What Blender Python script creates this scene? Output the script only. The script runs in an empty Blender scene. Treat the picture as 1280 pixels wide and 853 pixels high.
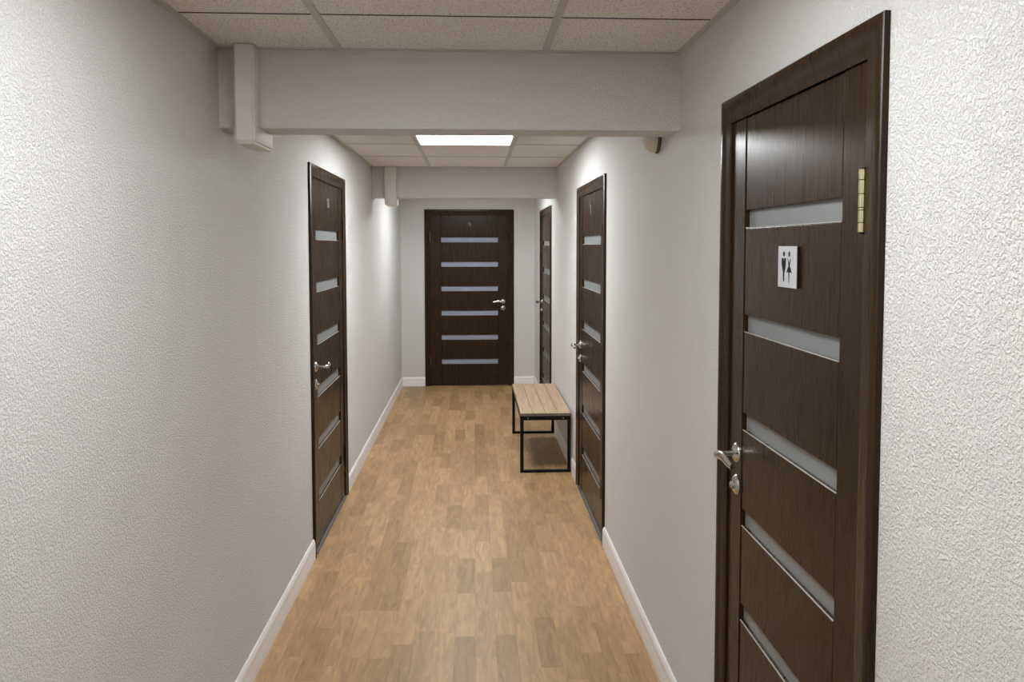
import bpy, bmesh, math, random
from mathutils import Vector, Matrix
random.seed(7)
PI = math.pi
S = bpy.context.scene
COL = S.collection

# ------------------------------------------------------------------ camera
EYE = 1.65
YAW, PITCH, ROLL = 0.0497744, 0.0513046, -0.00090662
cam_data = bpy.data.cameras.new('camera')
cam = bpy.data.objects.new('camera', cam_data)
COL.objects.link(cam)
S.camera = cam
cam_data.sensor_fit = 'HORIZONTAL'
cam_data.sensor_width = 36.0
cam_data.lens = 950.0 / 1280.0 * 36.0
cam_data.shift_y = (355.94 - 426.5) / 1280.0
cam_data.clip_start = 0.02
_f = Vector((math.sin(YAW) * math.cos(PITCH), math.cos(YAW) * math.cos(PITCH), -math.sin(PITCH)))
_r = Vector((math.cos(YAW), -math.sin(YAW), 0))
_u = _r.cross(_f)
_cr, _sr = math.cos(ROLL), math.sin(ROLL)
R_, U_ = _r * _cr + _u * _sr, _u * _cr - _r * _sr
m = Matrix((R_, U_, -_f)).transposed().to_4x4()
m.translation = (0, 0, EYE)
cam.matrix_world = m

# ------------------------------------------------------------------ light
S.view_settings.view_transform = 'Standard'
S.view_settings.look = 'None'
S.view_settings.gamma = 1.0
S.view_settings.use_curve_mapping = False
S.view_settings.exposure = 0.0
S.cycles.max_bounces = 24
S.cycles.diffuse_bounces = 16
world = bpy.data.worlds.new('world'); S.world = world
world.use_nodes = True
world.node_tree.nodes['Background'].inputs[0].default_value = (0.75, 0.78, 0.85, 1)
world.node_tree.nodes['Background'].inputs[1].default_value = 0.02
LAMP_STRENGTH = 30.0
LAMP_GAIN = (0.66, 1.24, 0.80, 0.88)
LAMP_COLOR = (0.955, 0.985, 1.0)
LAMPS = [   # centre x, centre y, kind of label
    (-0.10, 1.21, 'square ceiling light panel nearest the camera above the restroom door'),
    (-0.055, 4.66, 'bright square ceiling light panel between the two ceiling beams'),
    (-0.10, -2.19, 'added unseen square ceiling light panel farthest behind the camera'),  # unseen panel, added to brighten the mid walls and nearer beam
    (-0.055, 7.40, 'square ceiling light panel behind the far ceiling beam by the end door'),
]

# ------------------------------------------------------------------ room numbers
XL, XR = -0.852, 0.712
HC = 2.3066
YB, YE = -3.2, 8.909
B1 = (2.618, 2.772, 2.046)       # beam: front y, back y, underside z
B2 = (6.44, 6.60, 2.054)

# ------------------------------------------------------------------ materials
def new_mat(name):
    mt = bpy.data.materials.new(name); mt.use_nodes = True
    nt = mt.node_tree
    return mt, nt, nt.nodes, nt.links, nt.nodes['Principled BSDF']

def simple(name, col, rough=0.5, metal=0.0, noise=0.0, nscale=40, bump=0.0, coat=0.0, spec=0.5):
    mt, nt, N, L, b = new_mat(name)
    b.inputs['Roughness'].default_value = rough
    b.inputs['Metallic'].default_value = metal
    b.inputs['Coat Weight'].default_value = coat
    b.inputs['Specular IOR Level'].default_value = spec
    tc = N.new('ShaderNodeTexCoord'); no = N.new('ShaderNodeTexNoise')
    no.inputs['Scale'].default_value = nscale; no.inputs['Detail'].default_value = 3
    L.new(tc.outputs['Object'], no.inputs['Vector'])
    cr = N.new('ShaderNodeValToRGB')
    cr.color_ramp.elements[0].position = 0.3; cr.color_ramp.elements[1].position = 0.7
    cr.color_ramp.elements[0].color = tuple(c * (1 - noise) for c in col) + (1,)
    cr.color_ramp.elements[1].color = tuple(min(1, c * (1 + noise)) for c in col) + (1,)
    L.new(no.outputs[0], cr.inputs[0]); L.new(cr.outputs[0], b.inputs['Base Color'])
    if bump:
        bp = N.new('ShaderNodeBump'); bp.inputs['Strength'].default_value = bump
        bp.inputs['Distance'].default_value = 0.002
        L.new(no.outputs[0], bp.inputs['Height']); L.new(bp.outputs[0], b.inputs['Normal'])
    return mt

def wallpaper():
    mt, nt, N, L, b = new_mat('textured wallpaper')
    b.inputs['Roughness'].default_value = 0.62
    b.inputs['Specular IOR Level'].default_value = 0.35
    g = N.new('ShaderNodeNewGeometry')
    n1 = N.new('ShaderNodeTexNoise'); n1.inputs['Scale'].default_value = 200
    n1.inputs['Detail'].default_value = 3.5; n1.inputs['Roughness'].default_value = 0.55
    n1.inputs['Distortion'].default_value = 0.25
    n2 = N.new('ShaderNodeTexNoise'); n2.inputs['Scale'].default_value = 1.3
    n2.inputs['Detail'].default_value = 3
    for n in (n1, n2): L.new(g.outputs['Position'], n.inputs['Vector'])
    r1 = N.new('ShaderNodeValToRGB')
    r1.color_ramp.elements[0].position = 0.40; r1.color_ramp.elements[1].position = 0.60
    L.new(n1.outputs[0], r1.inputs[0])
    bp = N.new('ShaderNodeBump'); bp.inputs['Strength'].default_value = 0.9
    bp.inputs['Distance'].default_value = 0.0030
    L.new(r1.outputs[0], bp.inputs['Height']); L.new(bp.outputs[0], b.inputs['Normal'])
    c = N.new('ShaderNodeValToRGB')
    c.color_ramp.elements[0].position = 0.3; c.color_ramp.elements[1].position = 0.7
    c.color_ramp.elements[0].color = (0.735, 0.725, 0.71, 1)
    c.color_ramp.elements[1].color = (0.765, 0.755, 0.74, 1)
    L.new(n2.outputs[0], c.inputs[0]); L.new(c.outputs[0], b.inputs['Base Color'])
    return mt

def ceiling_tile():
    mt, nt, N, L, b = new_mat('mineral fibre tile')
    b.inputs['Roughness'].default_value = 0.9
    b.inputs['Specular IOR Level'].default_value = 0.1
    g = N.new('ShaderNodeNewGeometry')
    v = N.new('ShaderNodeTexNoise'); v.inputs['Scale'].default_value = 180; v.inputs['Detail'].default_value = 2
    L.new(g.outputs['Position'], v.inputs['Vector'])
    c = N.new('ShaderNodeValToRGB')
    e = c.color_ramp.elements
    e[0].position = 0.36; e[0].color = (0.46, 0.44, 0.41, 1)
    e[1].position = 0.46; e[1].color = (0.76, 0.735, 0.705, 1)
    L.new(v.outputs[0], c.inputs[0]); L.new(c.outputs[0], b.inputs['Base Color'])
    bp = N.new('ShaderNodeBump'); bp.inputs['Strength'].default_value = 0.25; bp.inputs['Distance'].default_value = 0.002
    L.new(v.outputs[0], bp.inputs['Height']); L.new(bp.outputs[0], b.inputs['Normal'])
    return mt

def wood(name, dark, light, rough, grain_axis='Z', scale=1.0, spec=0.5, bump=0.08):
    mt, nt, N, L, b = new_mat(name)
    b.inputs['Specular IOR Level'].default_value = spec
    tc = N.new('ShaderNodeTexCoord'); mp = N.new('ShaderNodeMapping')
    sc = {'Z': (60, 60, 3), 'X': (3, 60, 60), 'Y': (60, 3, 60)}[grain_axis]
    mp.inputs['Scale'].default_value = [s * scale for s in sc]
    L.new(tc.outputs['Object'], mp.inputs[0])
    n = N.new('ShaderNodeTexNoise'); n.inputs['Scale'].default_value = 1.6; n.inputs['Detail'].default_value = 5
    n.inputs['Distortion'].default_value = 0.3
    L.new(mp.outputs[0], n.inputs['Vector'])
    c = N.new('ShaderNodeValToRGB')
    c.color_ramp.elements[0].position = 0.3; c.color_ramp.elements[1].position = 0.72
    c.color_ramp.elements[0].color = dark + (1,); c.color_ramp.elements[1].color = light + (1,)
    L.new(n.outputs[0], c.inputs[0]); L.new(c.outputs[0], b.inputs['Base Color'])
    rr = N.new('ShaderNodeMapRange'); rr.inputs['To Min'].default_value = rough - 0.04; rr.inputs['To Max'].default_value = rough + 0.06
    L.new(n.outputs[0], rr.inputs['Value']); L.new(rr.outputs[0], b.inputs['Roughness'])
    bp = N.new('ShaderNodeBump'); bp.inputs['Strength'].default_value = bump; bp.inputs['Distance'].default_value = 0.001
    L.new(n.outputs[0], bp.inputs['Height']); L.new(bp.outputs[0], b.inputs['Normal'])
    return mt

def parquet():
    mt, nt, N, L, b = new_mat('parquet vinyl floor')
    SW, PL = 0.086, 0.40
    def math_(op, a=None, bb=None, va=None, vb=None):
        n = N.new('ShaderNodeMath'); n.operation = op
        if a is not None: L.new(a, n.inputs[0])
        elif va is not None: n.inputs[0].default_value = va
        if bb is not None: L.new(bb, n.inputs[1])
        elif vb is not None: n.inputs[1].default_value = vb
        return n.outputs[0]
    g = N.new('ShaderNodeNewGeometry'); sp = N.new('ShaderNodeSeparateXYZ')
    L.new(g.outputs['Position'], sp.inputs[0])
    sx = math_('DIVIDE', sp.outputs[0], vb=SW)
    si = math_('FLOOR', sx); sf = math_('FRACT', sx)
    w1 = N.new('ShaderNodeTexWhiteNoise'); w1.noise_dimensions = '1D'; L.new(si, w1.inputs['W'])
    py = math_('ADD', math_('DIVIDE', sp.outputs[1], vb=PL), w1.outputs['Value'])
    pi_ = math_('FLOOR', py); pf = math_('FRACT', py)
    cb = N.new('ShaderNodeCombineXYZ'); L.new(si, cb.inputs[0]); L.new(pi_, cb.inputs[1])
    w2 = N.new('ShaderNodeTexWhiteNoise'); w2.noise_dimensions = '2D'; L.new(cb.outputs[0], w2.inputs['Vector'])
    ramp = N.new('ShaderNodeValToRGB'); e = ramp.color_ramp.elements
    e[0].position = 0.0; e[0].color = (0.325, 0.196, 0.086, 1)
    e[1].position = 1.0; e[1].color = (0.470, 0.298, 0.143, 1)
    for p, c in ((0.2, (0.350, 0.214, 0.093, 1)), (0.45, (0.412, 0.252, 0.119, 1)), (0.75, (0.44, 0.270, 0.128, 1))):
        q = e.new(p); q.color = c
    L.new(w2.outputs['Value'], ramp.inputs[0])
    # grain, shifted per plank
    off = N.new('ShaderNodeVectorMath'); off.operation = 'SCALE'; L.new(w2.outputs['Color'], off.inputs[0]); off.inputs['Scale'].default_value = 7
    ad = N.new('ShaderNodeVectorMath'); ad.operation = 'ADD'; L.new(g.outputs['Position'], ad.inputs[0]); L.new(off.outputs[0], ad.inputs[1])
    mp = N.new('ShaderNodeMapping'); mp.inputs['Scale'].default_value = (22, 3.2, 1); L.new(ad.outputs[0], mp.inputs[0])
    n = N.new('ShaderNodeTexNoise'); n.inputs['Scale'].default_value = 1.8; n.inputs['Detail'].default_value = 5
    n.inputs['Distortion'].default_value = 1.1; L.new(mp.outputs[0], n.inputs['Vector'])
    gr = N.new('ShaderNodeMapRange'); gr.inputs['From Min'].default_value = 0.3; gr.inputs['From Max'].default_value = 0.7
    gr.inputs['To Min'].default_value = 0.76; gr.inputs['To Max'].default_value = 1.18
    L.new(n.outputs[0], gr.inputs['Value'])
    # seams
    ex = math_('MINIMUM', sf, math_('SUBTRACT', None, sf, va=1.0))
    exm = math_('MULTIPLY', ex, vb=SW)
    ey = math_('MULTIPLY', math_('MINIMUM', pf, math_('SUBTRACT', None, pf, va=1.0)), vb=PL)
    dm = math_('MINIMUM', exm, ey)
    sr = N.new('ShaderNodeMapRange'); sr.inputs['From Min'].default_value = 0.0; sr.inputs['From Max'].default_value = 0.0016
    sr.inputs['To Min'].default_value = 0.76; sr.inputs['To Max'].default_value = 1.0
    L.new(dm, sr.inputs['Value'])
    mul = math_('MULTIPLY', math_('MULTIPLY', gr.outputs[0], sr.outputs[0]), vb=0.95)
    mx = N.new('ShaderNodeVectorMath'); mx.operation = 'SCALE'; L.new(ramp.outputs[0], mx.inputs[0]); L.new(mul, mx.inputs['Scale'])
    L.new(mx.outputs[0], b.inputs['Base Color'])
    b.inputs['Roughness'].default_value = 0.42
    b.inputs['Specular IOR Level'].default_value = 0.4
    bp = N.new('ShaderNodeBump'); bp.inputs['Strength'].default_value = 0.1; bp.inputs['Distance'].default_value = 0.001
    L.new(mul, bp.inputs['Height']); L.new(bp.outputs[0], b.inputs['Normal'])
    return mt

def lamp_mat(gain=1.0):
    mt, nt, N, L, b = new_mat('lit diffuser')
    b.inputs['Base Color'].default_value = (0.9, 0.9, 0.9, 1)
    b.inputs['Emission Color'].default_value = LAMP_COLOR + (1,)
    b.inputs['Emission Strength'].default_value = LAMP_STRENGTH * gain
    return mt

M = {
    'wall': wallpaper(), 'tile': ceiling_tile(), 'floor': parquet(), 
    'grid': simple('painted grid metal', (0.50, 0.475, 0.44), 0.5, noise=0.02),
    'white': simple('white baseboard plastic', (0.80, 0.78, 0.78), 0.35, noise=0.02),
    'trunk': simple('off white trunking plastic', (0.68, 0.655, 0.62), 0.55, noise=0.02, spec=0.25),
    'wenge': wood('dark wenge veneer', (0.0205, 0.0100, 0.0036), (0.0265, 0.0130, 0.0048), 0.27, spec=0.24, bump=0.05),
    'wenge_h': wood('dark wenge veneer across', (0.024, 0.0110, 0.0036), (0.042, 0.0205, 0.0075), 0.27, 'X', spec=0.24, bump=0.12),
    'groove': simple('dark groove', (0.012, 0.009, 0.007), 0.7),  # hinge pins, and the painted shade in the ceiling tile joints
    'glass': simple('frosted grey glass', (0.19, 0.20, 0.20), 0.32, noise=0.04, nscale=12),
    'glass_blue': simple('frosted bluish glass', (0.28, 0.31, 0.40), 0.22, noise=0.05, nscale=6),
    'chrome': simple('satin chrome', (0.62, 0.61, 0.60), 0.22, 1.0, noise=0.03),
    'brass': simple('pale brass', (0.72, 0.65, 0.40), 0.28, 1.0, noise=0.04),
    'bronze': simple('dull dark hinge metal', (0.16, 0.13, 0.10), 0.35, 1.0, noise=0.05),
    'sill': simple('grey aluminium threshold', (0.085, 0.08, 0.07), 0.5, 0.1, noise=0.08),
    'silver': simple('brushed silver plate', (0.50, 0.50, 0.525), 0.5, 0.1, noise=0.02),
    'digit': simple('tarnished digit metal', (0.30, 0.28, 0.25), 0.45, 0.3, noise=0.05),
    'glint': simple('pale glazing bead', (0.42, 0.40, 0.37), 0.3),
    'black': simple('black print', (0.007, 0.007, 0.008), 0.6, spec=0.15),
    'steel_black': simple('black powder coat', (0.005, 0.005, 0.0055), 0.5, noise=0.1, bump=0.05, nscale=300, spec=0.15),
    'edge': simple('grey brown bench edge', (0.13, 0.10, 0.075), 0.6, noise=0.15, nscale=30),
    'oak': wood('light oak laminate', (0.32, 0.213, 0.125), (0.50, 0.365, 0.235), 0.5, 'Y', 0.8, bump=0.15),
    'cream': simple('aged cream plastic', (0.60, 0.56, 0.47), 0.4, noise=0.04),
    'olive': simple('dark olive rubber gasket', (0.10, 0.09, 0.055), 0.6),
    'led': simple('clear white lens', (0.9, 0.88, 0.85), 0.15),
}

# ------------------------------------------------------------------ mesh helpers
def box(bm, x0, x1, y0, y1, z0, z1, bev=0.0, seg=2):
    if x1 < x0: x0, x1 = x1, x0
    if y1 < y0: y0, y1 = y1, y0
    r = bmesh.ops.create_cube(bm, size=1.0)
    vs = r['verts']
    for v in vs:
        v.co = Vector(((x0 + x1) / 2 + v.co.x * (x1 - x0), (y0 + y1) / 2 + v.co.y * (y1 - y0), (z0 + z1) / 2 + v.co.z * (z1 - z0)))
    if bev:
        es = list({e for v in vs for e in v.link_edges})
        bmesh.ops.bevel(bm, geom=es, offset=bev, segments=seg, profile=0.5, affect='EDGES')

def lathe(bm, prof, origin, axis, n=32):
    """prof: (radius, distance along axis) pairs."""
    axis = Vector(axis).normalized(); origin = Vector(origin)
    a = axis.orthogonal().normalized(); b = axis.cross(a)
    rings = []
    for r, h in prof:
        rings.append([bm.verts.new(origin + axis * h + (a * math.cos(2 * PI * k / n) + b * math.sin(2 * PI * k / n)) * max(r, 1e-5)) for k in range(n)])
    for i in range(len(rings) - 1):
        for k in range(n):
            bm.faces.new((rings[i][k], rings[i][(k + 1) % n], rings[i + 1][(k + 1) % n], rings[i + 1][k]))
    bm.faces.new(rings[0]); bm.faces.new(list(reversed(rings[-1])))

def sweep(bm, pts, sects, n=20, up=(0, 0, 1)):
    """elliptical tube through pts; sects = (half width, half height) per point."""
    pts = [Vector(p) for p in pts]; rings = []
    for i, p in enumerate(pts):
        t = (pts[min(i + 1, len(pts) - 1)] - pts[max(i - 1, 0)]).normalized()
        u = Vector(up); s = t.cross(u).normalized(); u2 = s.cross(t).normalized()
        w, h = sects[i]
        rings.append([bm.verts.new(p + s * w * math.cos(2 * PI * k / n) + u2 * h * math.sin(2 * PI * k / n)) for k in range(n)])
    for i in range(len(rings) - 1):
        for k in range(n):
            bm.faces.new((rings[i][k], rings[i][(k + 1) % n], rings[i + 1][(k + 1) % n], rings[i + 1][k]))
    bm.faces.new(rings[0]); bm.faces.new(list(reversed(rings[-1])))

def prism(bm, poly, y0, y1):
    """poly of (x, z) extruded from y0 to y1."""
    a = [bm.verts.new((x, y0, z)) for x, z in poly]; b = [bm.verts.new((x, y1, z)) for x, z in poly]
    bm.faces.new(a); bm.faces.new(list(reversed(b)))
    k = len(poly)
    for i in range(k): bm.faces.new((a[i], b[i], b[(i + 1) % k], a[(i + 1) % k]))

def obj(name, bm, mat, parent=None, smooth=False, loc=None):
    bmesh.ops.recalc_face_normals(bm, faces=bm.faces)
    me = bpy.data.meshes.new(name); bm.to_mesh(me); bm.free()
    for mt in (mat if isinstance(mat, (list, tuple)) else [mat]): me.materials.append(M[mt])
    if smooth:
        for p in me.polygons: p.use_smooth = True
        try: me.set_sharp_from_angle(angle=math.radians(38))
        except Exception: pass
    o = bpy.data.objects.new(name, me); COL.objects.link(o)
    if parent: o.parent = parent
    if loc: o.location = loc
    return o

def empty(name, loc, rz=0.0):
    o = bpy.data.objects.new(name, None); COL.objects.link(o)
    o.location = loc; o.rotation_euler = (0, 0, rz); o.empty_display_size = 0.1
    return o

def tag(o, label, cat, group=None, kind=None):
    o['label'] = label; o['category'] = cat
    if group: o['group'] = group
    if kind: o['kind'] = kind
    return o

# ------------------------------------------------------------------ doors (numbers)
# wall side, y (or x) of the two outer casing edges, outer head height, first glass top, glass spacing
CW, CT = 0.066, 0.014
DOORS = {
    'near':  dict(side='R', a=2.138, b=1.285, top=2.051),
    'left':  dict(side='L', a=3.975, b=5.035, top=2.080),
    'right': dict(side='R', a=5.172, b=4.075, top=2.037),
    'far':   dict(side='R', a=8.075, b=6.960, top=2.020),
    'end':   dict(side='E', a=-0.577, b=0.466, top=2.071),
}

# ------------------------------------------------------------------ floor
bm = bmesh.new(); box(bm, XL - 0.3, XR + 0.3, YB - 0.3, YE + 0.3, -0.12, 0.0)
tag(obj('floor', bm, 'floor'), 'light brown parquet-pattern vinyl floor of the corridor', 'floor', kind='structure')

# ------------------------------------------------------------------ walls with real door openings
WT = 0.14
def wall_mesh(side, lo, hi, holes):
    bm = bmesh.new()
    def seg(u0, u1, z0, z1):
        if side == 'L': box(bm, XL - WT, XL, u0, u1, z0, z1)
        elif side == 'R': box(bm, XR, XR + WT, u0, u1, z0, z1)
        elif side == 'E': box(bm, u0, u1, YE, YE + WT, z0, z1)
    u = lo
    for (h0, h1, zt) in sorted(holes):
        seg(u, h0, 0.0, 2.6); seg(h0, h1, zt, 2.6); u = h1
    seg(u, hi, 0.0, 2.6)
    return bm
def holes(side):
    r = []
    for d in DOORS.values():
        if d['side'] == side:
            lo, hi = min(d['a'], d['b']), max(d['a'], d['b'])
            r.append((lo + CW - 0.02, hi - CW + 0.02, d['top'] - CW + 0.02))
    return r
tag(obj('wall_left', wall_mesh('L', YB, YE + WT, holes('L')), 'wall'), 'left corridor wall in pale grey textured wallpaper', 'wall', kind='structure')
tag(obj('wall_right', wall_mesh('R', YB, YE + WT, holes('R')), 'wall'), 'right corridor wall in pale grey textured wallpaper', 'wall', kind='structure')
tag(obj('wall_end', wall_mesh('E', XL, XR, holes('E')), 'wall'), 'far end wall around the closed end door', 'wall', kind='structure')
bm = bmesh.new(); box(bm, XL - WT, XR + WT, YB - WT, YB, 0, 2.6)
tag(obj('wall_back', bm, 'wall'), 'wall closing the corridor behind the viewpoint', 'wall', kind='structure')

for k, (y0, y1, z) in enumerate((B1, B2)):
    bm = bmesh.new(); box(bm, XL, XR, y0, y1, z, 2.6)
    tag(obj('trim_%d' % (k + 1), bm, 'wall'),
        ('nearer ceiling beam crossing the corridor, covered in pale wallpaper', 'farther ceiling beam in front of the end door')[k],
        'beam', kind='structure')

# ------------------------------------------------------------------ ceiling: tiles, grid, wall angle
BARS_NEAR = (-0.449, 0.244); BARS_FAR = (-0.365, 0.258)
def ceiling_section(y0, y1, bars, lines, bmt, bmg, lampcell):
    xs = [XL] + list(bars) + [XR]; ys = [y0] + [l for l in lines if y0 + .02 < l < y1 - .02] + [y1]
    for i in range(3):
        for j in range(len(ys) - 1):
            if i == 1 and any(ys[j] < c < ys[j + 1] for c in lampcell): continue
            g = 0.0015
            box(bmt, xs[i] + g, xs[i + 1] - g, ys[j] + 0.0035, ys[j + 1] - 0.0035, HC + 0.003, HC + 0.018, 0.0012, 1)
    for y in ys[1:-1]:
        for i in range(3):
            box(bms, xs[i] + (0.012 if i else .02), xs[i + 1] - (0.012 if i < 2 else .02), y - 0.0035, y + 0.0035, HC + 0.0022, HC + 0.006)  # near-black strips in the tile joints, their colour standing in for shade
    for x in bars: box(bmg, x - 0.012, x + 0.012, y0, y1, HC, HC + 0.004)
    for xa, xb in ((XL, XL + 0.02), (XR - 0.02, XR)): box(bmg, xa, xb, y0, y1, HC - 0.001, HC + 0.004)
    for ya, yb in ((y0, y0 + 0.02), (y1 - 0.02, y1)): box(bmg, XL + .02, XR - .02, ya, yb, HC - 0.001, HC + 0.004)
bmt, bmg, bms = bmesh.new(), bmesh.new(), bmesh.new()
ceiling_section(YB, B1[0], BARS_NEAR, [-2.53, -1.85, -1.17, -0.49, 0.19, 0.87, 1.55, 2.2285], bmt, bmg, (LAMPS[0][1], LAMPS[2][1]))
ceiling_section(B1[1], B2[0], BARS_FAR, [2.95, 3.63, 4.315, 5.003, 5.698], bmt, bmg, (LAMPS[1][1],))
ceiling_section(B2[1], YE, BARS_FAR, [7.06, 7.74, 8.42], bmt, bmg, (LAMPS[3][1],))
ceil = tag(obj('ceiling', bmt, 'tile'), 'suspended ceiling of speckled mineral fibre tiles', 'ceiling', kind='structure')
obj('ceiling_grid', bmg, 'grid', ceil)
obj('joint_shade', bms, 'groove', ceil)
bm = bmesh.new(); box(bm, XL - WT, XR + WT, YB - WT, YE + WT, 2.6, 2.7)
obj('ceiling_slab', bm, 'grid', ceil)

for k, (cx, cy, lab) in enumerate(LAMPS):
    bars = BARS_NEAR if k in (0, 2) else BARS_FAR
    x0, x1 = bars[0] + 0.013, bars[1] - 0.013
    y0, y1 = ((0.88, 1.54), (4.318, 4.994), (-2.52, -1.86), (7.07, 7.73))[k]
    t = tag(empty('ceiling_light', ((x0 + x1) / 2, (y0 + y1) / 2, HC)), lab, 'ceiling light')
    hx, hy = (x1 - x0) / 2, (y1 - y0) / 2
    bm = bmesh.new(); w = 0.012
    for a in ((-hx, hx, -hy, -hy + w), (-hx, hx, hy - w, hy), (-hx, -hx + w, -hy + w, hy - w), (hx - w, hx, -hy + w, hy - w)):
        box(bm, *a, -0.004, 0.03)
    box(bm, -hx, hx, -hy, hy, 0.03, 0.06)
    obj('light_frame', bm, 'white', t)
    bm = bmesh.new(); box(bm, -hx + w, hx - w, -hy + w, hy - w, 0.0, 0.004)
    M['lamp_%d' % k] = lamp_mat(LAMP_GAIN[k])
    obj('diffuser', bm, 'lamp_%d' % k, t)

# ------------------------------------------------------------------ baseboards
BH, BT = 0.105, 0.013
PROF = [(0, 0), (BT, 0), (BT, BH * .62), (BT * .92, BH * .66), (BT * 1.0, BH * .72), (BT * .95, BH * .84), (BT * .7, BH * .93), (BT * .35, BH), (0, BH)]
def base_run(bm, side, u0, u1):
    pts = []
    for u in (u0, u1):
        row = []
        for t, z in PROF:
            if side == 'L': row.append(bm.verts.new((XL + t, u, z)))
            elif side == 'R': row.append(bm.verts.new((XR - t, u, z)))
            else: row.append(bm.verts.new((u, YE - t, z)))
        pts.append(row)
    n = len(PROF)
    for i in range(n): bm.faces.new((pts[0][i], pts[0][(i + 1) % n], pts[1][(i + 1) % n], pts[1][i]))
    bm.faces.new(pts[0]); bm.faces.new(list(reversed(pts[1])))
def base_wall(side, lo, hi):
    bm = bmesh.new(); u = lo
    for d in sorted([(min(d['a'], d['b']), max(d['a'], d['b'])) for d in DOORS.values() if d['side'] == side]):
        base_run(bm, side, u, d[0]); u = d[1]
    base_run(bm, side, u, hi)
    return bm
tag(obj('baseboard_left', base_wall('L', YB, YE), 'white', smooth=True), 'white baseboard along the left wall', 'baseboard', kind='structure')
tag(obj('baseboard_right', base_wall('R', YB, YE), 'white', smooth=True), 'white baseboard along the right wall', 'baseboard', kind='structure')
tag(obj('baseboard_end', base_wall('E', XL + BT, XR - BT), 'white', smooth=True), 'white baseboard either side of the end door', 'baseboard', kind='structure')

# ------------------------------------------------------------------ door builder
# local frame: +x toward the hinges, -y out into the corridor (y = 0 is the wall face), z up
FACE = 0.001          # leaf face sits this far behind the wall face
DIGITS = {
    '1': [[(-.004, 0), (.004, 0), (.004, .05), (-.002, .05), (-.013, .041), (-.013, .034), (-.004, .040)]],
}
def ring(cx, cz, rx, rz, w, a0=0, a1=360, n=20):
    polys = []
    for i in range(n):
        t0 = math.radians(a0 + (a1 - a0) * i / n); t1 = math.radians(a0 + (a1 - a0) * (i + 1) / n)
        polys.append([(cx + rx * math.cos(t0), cz + rz * math.sin(t0)), (cx + rx * math.cos(t1), cz + rz * math.sin(t1)),
                      (cx + (rx - w) * math.cos(t1), cz + (rz - w) * math.sin(t1)), (cx + (rx - w) * math.cos(t0), cz + (rz - w) * math.sin(t0))])
    return polys
DIGITS['0'] = ring(0, .025, .015, .025, .007)
DIGITS['9'] = ring(0, .035, .014, .015, .006) + ring(0, .025, .014, .025, .006, -60, 25, 10)

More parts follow.
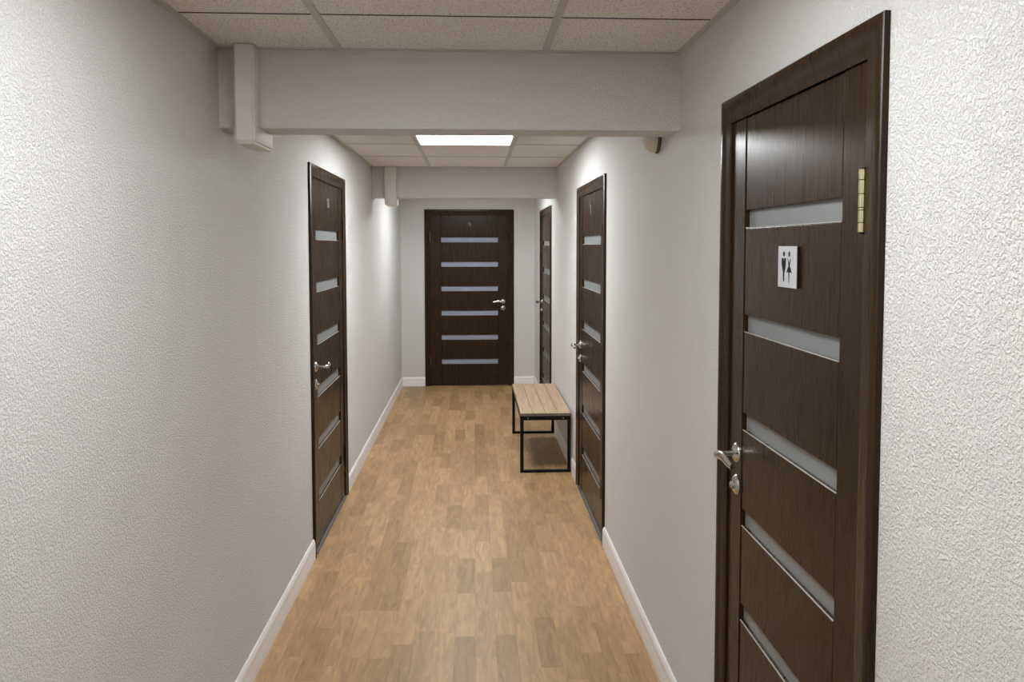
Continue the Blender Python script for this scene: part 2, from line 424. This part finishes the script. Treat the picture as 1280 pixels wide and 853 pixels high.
def make_door(name, label, W, H, glass_tops, glass_h, stile_h, stile_l, handle_z, lock_z, hinge_zs, loc, rz, mirror=1,
              hinge_mat='bronze', glass='glass', number=None, num_z=1.87, sill=False, handle_sx=None, lockhole=False):
    root = tag(empty(name, loc, rz), label, 'door', kind='structure')
    s = mirror
    ow = W / 2                      # outer half width
    iw = ow - CW                    # casing inner edge
    zi = H - CW
    # --- frame: mitred rounded casing + jamb
    bm = bmesh.new()
    prof = [(0.0, -0.002), (0.0, 0.0045), (0.004, 0.0065), (0.02, 0.0085), (0.038, 0.0115), (0.043, 0.0140), (0.050, 0.0155), (0.057, 0.0150), (0.063, 0.0135), (0.066, 0.011), (0.066, 0.0)]
    rows = []
    for d, t in prof:
        rows.append([bm.verts.new(v) for v in ((-iw - d, -t, 0), (-iw - d, -t, zi + d), (iw + d, -t, zi + d), (iw + d, -t, 0))])
    for i in range(len(prof) - 1):
        for k in range(3): bm.faces.new((rows[i][k], rows[i][k + 1], rows[i + 1][k + 1], rows[i + 1][k]))
    for k in (0, 3): bm.faces.new([r[k] for r in rows])
    jo = iw + 0.018
    for sgn in (-1, 1): box(bm, sgn * (iw + 0.004), sgn * jo, 0.0, 0.10, 0, zi + 0.004)
    box(bm, -jo, jo, 0.0, 0.10, zi + 0.004, zi + 0.018)
    for sgn in (-1, 1): box(bm, sgn * (iw - 0.012), sgn * (iw + 0.004), 0.052, 0.10, 0, zi)       # door stop
    box(bm, -iw, iw, 0.052, 0.10, zi - 0.012, zi + 0.004)
    obj('door_frame', bm, 'wenge', root, smooth=True)
    # --- leaf
    hx = iw - 0.0005
    z0 = 0.012 if sill else 0.006
    zt = zi - 0.001
    leaf = empty('door_leaf', (0, 0, 0)); bpy.data.objects.remove(leaf)
    bm = bmesh.new()
    box(bm, -hx + .001, hx - .001, FACE + 0.016, FACE + 0.042, z0, zt)                              # core
    xi_h = s * (hx - stile_h)           # inner edge of hinge stile
    xi_l = -s * (hx - stile_l)          # inner edge of lock stile
    box(bm, s * hx, xi_h, FACE, FACE + 0.018, z0, zt, 0.0015, 2)
    box(bm, -s * hx, xi_l, FACE, FACE + 0.018, z0, zt, 0.0015, 2)
    pa, pb = sorted((xi_h, xi_l)); pa += 0.004; pb -= 0.004
    tops = sorted(glass_tops); zc = z0
    for gt in tops + [None]:
        zu = (gt - glass_h) if gt is not None else zt
        box(bm, pa, pb, FACE + 0.002, FACE + 0.018, zc, zu, 0.0028, 3)
        if gt is not None: zc = gt
    lf = obj('door_leaf', bm, 'wenge', root)
    for gt in reversed(tops):
        bm = bmesh.new()
        box(bm, pa - 0.002, pb + 0.002, FACE + 0.013, FACE + 0.0165, gt - glass_h - 0.002, gt + 0.002)
        g = obj('glass_insert', bm, glass, lf)
        bm = bmesh.new(); box(bm, pa + 0.001, pb - 0.001, FACE + 0.0008, FACE + 0.004, gt - glass_h - 0.0006, gt - glass_h + 0.0012)  # pale strip: bevel highlight along the slot's lower edge, put in as colour
        obj('glint_strip', bm, 'glint', lf)
    # --- handle: rose, neck, S curved lever toward the hinges
    hxp = -s * (hx - stile_l * 0.52) if handle_sx is None else handle_sx
    h = empty('door_handle', (hxp, -(-FACE), handle_z)); h.parent = root; h.location = (hxp, FACE, handle_z)
    bm = bmesh.new()
    lathe(bm, [(0.0, 0), (0.027, 0), (0.0275, 0.003), (0.026, 0.006), (0.021, 0.0095), (0.014, 0.012), (0.011, 0.014), (0, 0.014)], (0, 0, 0), (0, -1, 0), 36)
    obj('handle_rose', bm, 'chrome', h, True)
    bm = bmesh.new()
    pts, sec = [], []
    for y, r in ((0.010, .010), (0.022, .0088), (0.036, .0085), (0.046, .0088)): pts.append((0, -y, 0)); sec.append((r, r))
    for a in (25, 50, 75): pts.append((s * 0.014 * (1 - math.cos(math.radians(a))), -0.046 - 0.014 * math.sin(math.radians(a)), 0)); sec.append((.0088, .0092))
    for i in range(12):
        t = i / 11
        pts.append((s * (0.016 + 0.102 * t), -0.061 + 0.006 * t, 0.006 * math.sin(t * PI * 1.5) * (1 - .2 * t) + 0.001 * t)); sec.append((0.0090 - 0.0035 * t, 0.0100 + 0.0035 * math.sin(t * PI) - 0.002 * t))
    sweep(bm, pts, sec, 20)
    obj('lever', bm, 'chrome', h, True)
    # --- lock rosette with thumb turn
    lk = empty('lock_rosette', (0, 0, 0)); lk.parent = root; lk.location = (hxp, FACE, lock_z)
    bm = bmesh.new()
    lathe(bm, [(0.0, 0), (0.027, 0), (0.0275, 0.003), (0.025, 0.0065), (0.018, 0.010), (0, 0.0105)], (0, 0, 0), (0, -1, 0), 36)
    obj('lock_cover', bm, 'chrome', lk, True)
    bm = bmesh.new()
    if lockhole:
        lathe(bm, [(0, 0.009), (0.009, 0.009), (0.0085, 0.0115), (0, 0.0115)], (0, 0, 0), (0, -1, 0), 20)
        box(bm, -0.0015, 0.0015, -0.0135, -0.011, -0.008, 0.004)
        obj('key_cylinder', bm, 'bronze', lk, True)
    else:
        lathe(bm, [(0, 0.009), (0.011, 0.009), (0.010, 0.016), (0.006, 0.0175), (0, 0.0175)], (0, 0, 0), (0, -1, 0), 20)
        box(bm, -0.003, 0.003, -0.0200, -0.0165, -0.007, 0.007, 0.0015)
        obj('thumb_turn', bm, 'chrome', lk, True)
    # --- hinges
    for (zh0, zh1) in hinge_zs:
        hg = empty('hinge', (0, 0, 0)); hg.parent = root; hg.location = (s * (hx + 0.001), -0.0085, zh0)
        L_ = zh1 - zh0
        bm = bmesh.new()
        cuts = [0, .16, .355, .395, .61, .83, 1.0]
        for i in range(6):
            a, b = cuts[i] * L_ + 0.0006, cuts[i + 1] * L_ - 0.0006
            lathe(bm, [(0, a), (0.0062, a), (0.0070, a + .0006), (0.0070, b - .0006), (0.0062, b), (0, b)], (0, 0, 0), (0, 0, 1), 20)
        obj('hinge_barrel', bm, hinge_mat, hg, True)
        bm = bmesh.new()
        lathe(bm, [(0, -.003), (.0035, -.003), (0.0045, 0), (.0045, L_), (0.0035, L_ + .003), (0, L_ + .003)], (0, 0, 0), (0, 0, 1), 14)
        obj('hinge_pin', bm, 'groove', hg, True)
        bm = bmesh.new()
        box(bm, s * 0.0035, s * 0.012, 0.0015, 0.0062, 0.002, L_ - .002, 0.0006, 1)
        obj('hinge_plate', bm, 'bronze', hg)
    if number:
        n = empty('door_number', (0, 0, 0)); n.parent = root; n.location = ((xi_h + xi_l) / 2, FACE + 0.002, num_z)
        for k, ch in enumerate(number):
            bm = bmesh.new(); off = (k - (len(number) - 1) / 2) * 0.038
            for poly in DIGITS[ch]: prism(bm, [(x * 1.15 + off, z * 1.15) for x, z in poly], -0.004, 0.0)
            bmesh.ops.remove_doubles(bm, verts=bm.verts, dist=1e-5)
            obj('digit', bm, 'digit', n)
    if sill:
        bm = bmesh.new(); prism(bm, [(-0.012, 0), (0.034, 0), (0.030, 0.006), (0.0, 0.010), (-0.008, 0.006)], -iw, iw)
        bmesh.ops.rotate(bm, verts=bm.verts, matrix=Matrix.Rotation(PI / 2, 3, 'Z'))
        obj('threshold', bm, 'sill', root, smooth=True)
    return root

def place(d):
    lo, hi = min(d['a'], d['b']), max(d['a'], d['b']); c = (lo + hi) / 2; W = hi - lo
    if d['side'] == 'R': return W, (XR, c, 0), -PI / 2
    if d['side'] == 'L': return W, (XL, c, 0), PI / 2
    return W, (c, YE, 0), 0.0

W, loc, rz = place(DOORS['near'])
make_door('door_1', 'large dark brown restroom door with pale brass hinge, nearest on the right wall', W, DOORS['near']['top'],
          [1.742, 1.467, 1.204, 0.944, 0.685, 0.425], 0.046, 0.094, 0.094, 1.087, 0.999, [(1.673, 1.788), (0.23, 0.345)],
          loc, rz, 1, hinge_mat='brass', handle_sx=-0.296, sill=False)
W, loc, rz = place(DOORS['left'])
make_door('door_2', 'dark brown panelled door on the left wall numbered in small silver digits', W, DOORS['left']['top'],
          [1.740 - .286 * i for i in range(6)], 0.058, 0.115, 0.115, 1.0, 0.905, [(1.70, 1.80), (0.24, 0.34)],
          loc, rz, 1, number='10', num_z=1.87, sill=True)
W, loc, rz = place(DOORS['right'])
make_door('door_3', 'dark brown panelled door on the right wall just nearer than the bench', W, DOORS['right']['top'],
          [1.713 - .280 * i for i in range(6)], 0.056, 0.12, 0.12, 0.985, 0.895, [(1.66, 1.76), (0.24, 0.34)],
          loc, rz, 1, number='1', num_z=1.84, sill=True)
W, loc, rz = place(DOORS['far'])
make_door('door_4', 'dark brown panelled door on the right wall beyond the bench', W, DOORS['far']['top'],
          [1.70 - .277 * i for i in range(6)], 0.05, 0.12, 0.12, 1.06, 0.97, [(1.65, 1.75), (0.24, 0.34)],
          loc, rz, 1)
W, loc, rz = place(DOORS['end'])
make_door('door_5', 'dark brown door with six bluish glass strips in the end wall', W, DOORS['end']['top'],
          [1.745 - .286 * i for i in range(6)], 0.055, 0.125, 0.118, 0.994, 0.918, [(1.70, 1.81), (0.24, 0.35)],
          loc, rz, -1, glass='glass_blue', number='9', num_z=1.865, lockhole=True)

# ------------------------------------------------------------------ restroom sign on the nearest door
sg = tag(empty('restroom_sign', (XR + FACE + 0.002, 1.687, 1.601), -PI / 2),
         'small silver restroom sign with black man and woman on the nearest door', 'sign')
bm = bmesh.new(); box(bm, -0.050, 0.050, -0.0080, -0.0055, -0.047, 0.047, 0.0006, 1)
obj('sign_plate', bm, 'silver', sg)
bm = bmesh.new(); box(bm, -0.049, 0.0505, -0.0055, 0.0, -0.046, 0.046)
obj('backing_board', bm, 'black', sg)
bm = bmesh.new(); k = 0.047 / 48.0
def sp(poly): prism(bm, [(x * k, z * k) for x, z in poly], -0.0086, -0.0078)
def disc(cx, cz, rx, rz_): sp([(cx + rx * math.cos(2 * PI * i / 20), cz + rz_ * math.sin(2 * PI * i / 20)) for i in range(20)])
# man
disc(-17, 30, 5, 6)
sp([(-29, 19), (-25, 21), (-20, 20), (-17, 12), (-14, 20), (-9, 21), (-5, 18), (-6, 3), (-9, -6), (-13, -14), (-14, -34), (-19, -34), (-21, -12), (-25, -3), (-29, 6)])
# woman
disc(13, 30, 4.5, 6)
sp([(3, 20), (7, 12), (10, 7), (16, 7), (20, 13), (22, 20), (19, 17), (15, 11), (12, 11), (8, 14)])
sp([(9, 8), (18, 8), (16, 2), (22, -3), (28, -14), (20, -11), (13, -14), (6, -11), (-1, -14), (4, -4), (10, 2)])
sp([(10, -12), (15, -12), (13.5, -36), (12, -36)])
obj('pictogram', bm, 'black', sg)

# ------------------------------------------------------------------ bench
bx0, bx1, by0, by1, bh = 0.330, 0.698, 5.430, 6.610, 0.437
b = tag(empty('bench', ((bx0 + bx1) / 2, (by0 + by1) / 2, 0)), 'small oak-topped bench on black square steel frame against the right wall', 'bench')
hx, hy = (bx1 - bx0) / 2, (by1 - by0) / 2
for i in range(4):
    w = 2 * hx / 4
    bm = bmesh.new(); box(bm, -hx + i * w + .001, -hx + (i + 1) * w - .001, -hy, hy, bh - 0.022, bh, 0.0015, 2)
    # plank top oak, sides grey brown
    for f in bm.faces: f.normal_update()
    for f in bm.faces: f.material_index = 0 if f.normal.z > 0.3 else 1
    obj('seat_plank', bm, ['oak', 'edge'], b)
T = 0.024
for sgn, nm in ((-1, 'near'), (1, 'far')):
    yb = sgn * (hy - 0.002); ya = yb - sgn * T
    bm = bmesh.new()
    for sx in (-1, 1): box(bm, sx * hx, sx * (hx - T), ya, yb, 0.0, bh - 0.022, 0.0015, 1)
    box(bm, -hx + T, hx - T, ya, yb, 0.0, 0.018, 0.001, 1)
    box(bm, -hx + T, hx - T, ya, yb, bh - 0.052, bh - 0.022, 0.001, 1)
    lp = obj('leg_frame', bm, 'steel_black', b)
    for sx in (-1, 1):
        bm = bmesh.new()
        lathe(bm, [(0, 0), (0.0045, 0), (0.0038, 0.0018), (0, 0.0022)], (sx * (hx - 0.055), yb, bh - 0.037), (0, sgn, 0), 16)
        obj('screw', bm, 'chrome', lp, True)
for sx in (-1, 1):
    bm = bmesh.new()
    box(bm, sx * hx, sx * (hx - T), -hy + T + .002, hy - T - .002, bh - 0.046, bh - 0.022, 0.001, 1)
    obj('side_rail', bm, 'steel_black', b)

# ------------------------------------------------------------------ cable trunking over the beams
def trunking(x0, x1, beam, z_low, label, ribs=0, dep=0.070, elbow=True):
    y0, y1, zb = beam
    t = tag(empty('cable_trunking', ((x0 + x1) / 2, y0, z_low)), label, 'cable trunking', 'cable trunking on the ceiling beams')
    w = (x1 - x0) / 2; c = 0.006
    under = zb - z_low
    # side profile (y, z) of the L run: down the beam face, then along its underside
    bm = bmesh.new()
    box(bm, -w, w, -dep + 0.009, -0.0005, under, HC - z_low - .0005, 0.002, 2)
    box(bm, -w, w, -dep + 0.009, y1 - y0, 0.009, under - 0.0005, 0.002, 2)
    obj('trunking_body', bm, 'trunk', t, True)
    bm = bmesh.new()
    # lid wraps the outside of the run with chamfered long edges
    prof = [(-w * .84, 0.012), (-w * .84, 0.003), (-w * .74, 0.0), (w * .74, 0.0), (w * .84, 0.003), (w * .84, 0.012)]
    rows = []
    for x, d in prof:
        rows.append([bm.verts.new(v) for v in ((x, -dep + d, HC - z_low - .001), (x, -dep + d, 0.012 + d), (x, -dep + 0.012 + d, d), (x, y1 - y0, d))])
    for i in range(len(prof) - 1):
        for k_ in range(3): bm.faces.new((rows[i][k_], rows[i + 1][k_], rows[i + 1][k_ + 1], rows[i][k_ + 1]))
    for k_ in range(3): bm.faces.new((rows[0][k_], rows[0][k_ + 1], rows[-1][k_ + 1], rows[-1][k_]))
    bm.faces.new([r[0] for r in rows]); bm.faces.new([r[3] for r in rows])
    for i in range(ribs):
        xx = -w * .72 + i * (w * 1.44) / (ribs - 1)
        box(bm, xx - 0.0018, xx + 0.0018, -dep - 0.0018, -dep + 0.001, 0.02, HC - z_low - .002)
    obj('trunking_lid', bm, 'trunk', t, True)
    return t
trunking(-0.784, -0.716, B1, 1.985, 'off-white cable trunking running down and under the nearer beam')
trunking(-0.742, -0.648, B2, 1.985, 'ribbed pale cable trunking on the farther beam by the end door', ribs=7, dep=0.05)

# ------------------------------------------------------------------ round wall sensor
sn = tag(empty('wall_sensor', (XR, 2.925, 2.054), -PI / 2), 'small round cream sensor on the right wall just behind the nearer beam', 'sensor')
bm = bmesh.new(); lathe(bm, [(0, 0), (0.047, 0), (0.050, 0.004), (0.048, 0.010), (0, 0.010)], (0, 0, 0), (0, -1, 0), 40)
obj('base_ring', bm, 'olive', sn, True)
bm = bmesh.new(); lathe(bm, [(0, 0.012), (0.044, 0.012), (0.0445, 0.022), (0.041, 0.034), (0.033, 0.046), (0.022, 0.054), (0.010, 0.058), (0, 0.059)], (0, 0, 0), (0, -1, 0), 40)
obj('dome_cover', bm, 'cream', sn, True)
bm = bmesh.new(); lathe(bm, [(0, 0.056), (0.006, 0.056), (0.005, 0.062), (0.0025, 0.065), (0, 0.0655)], (0, 0, 0), (0, -1, 0), 20)
obj('indicator_lens', bm, 'led', sn, True)
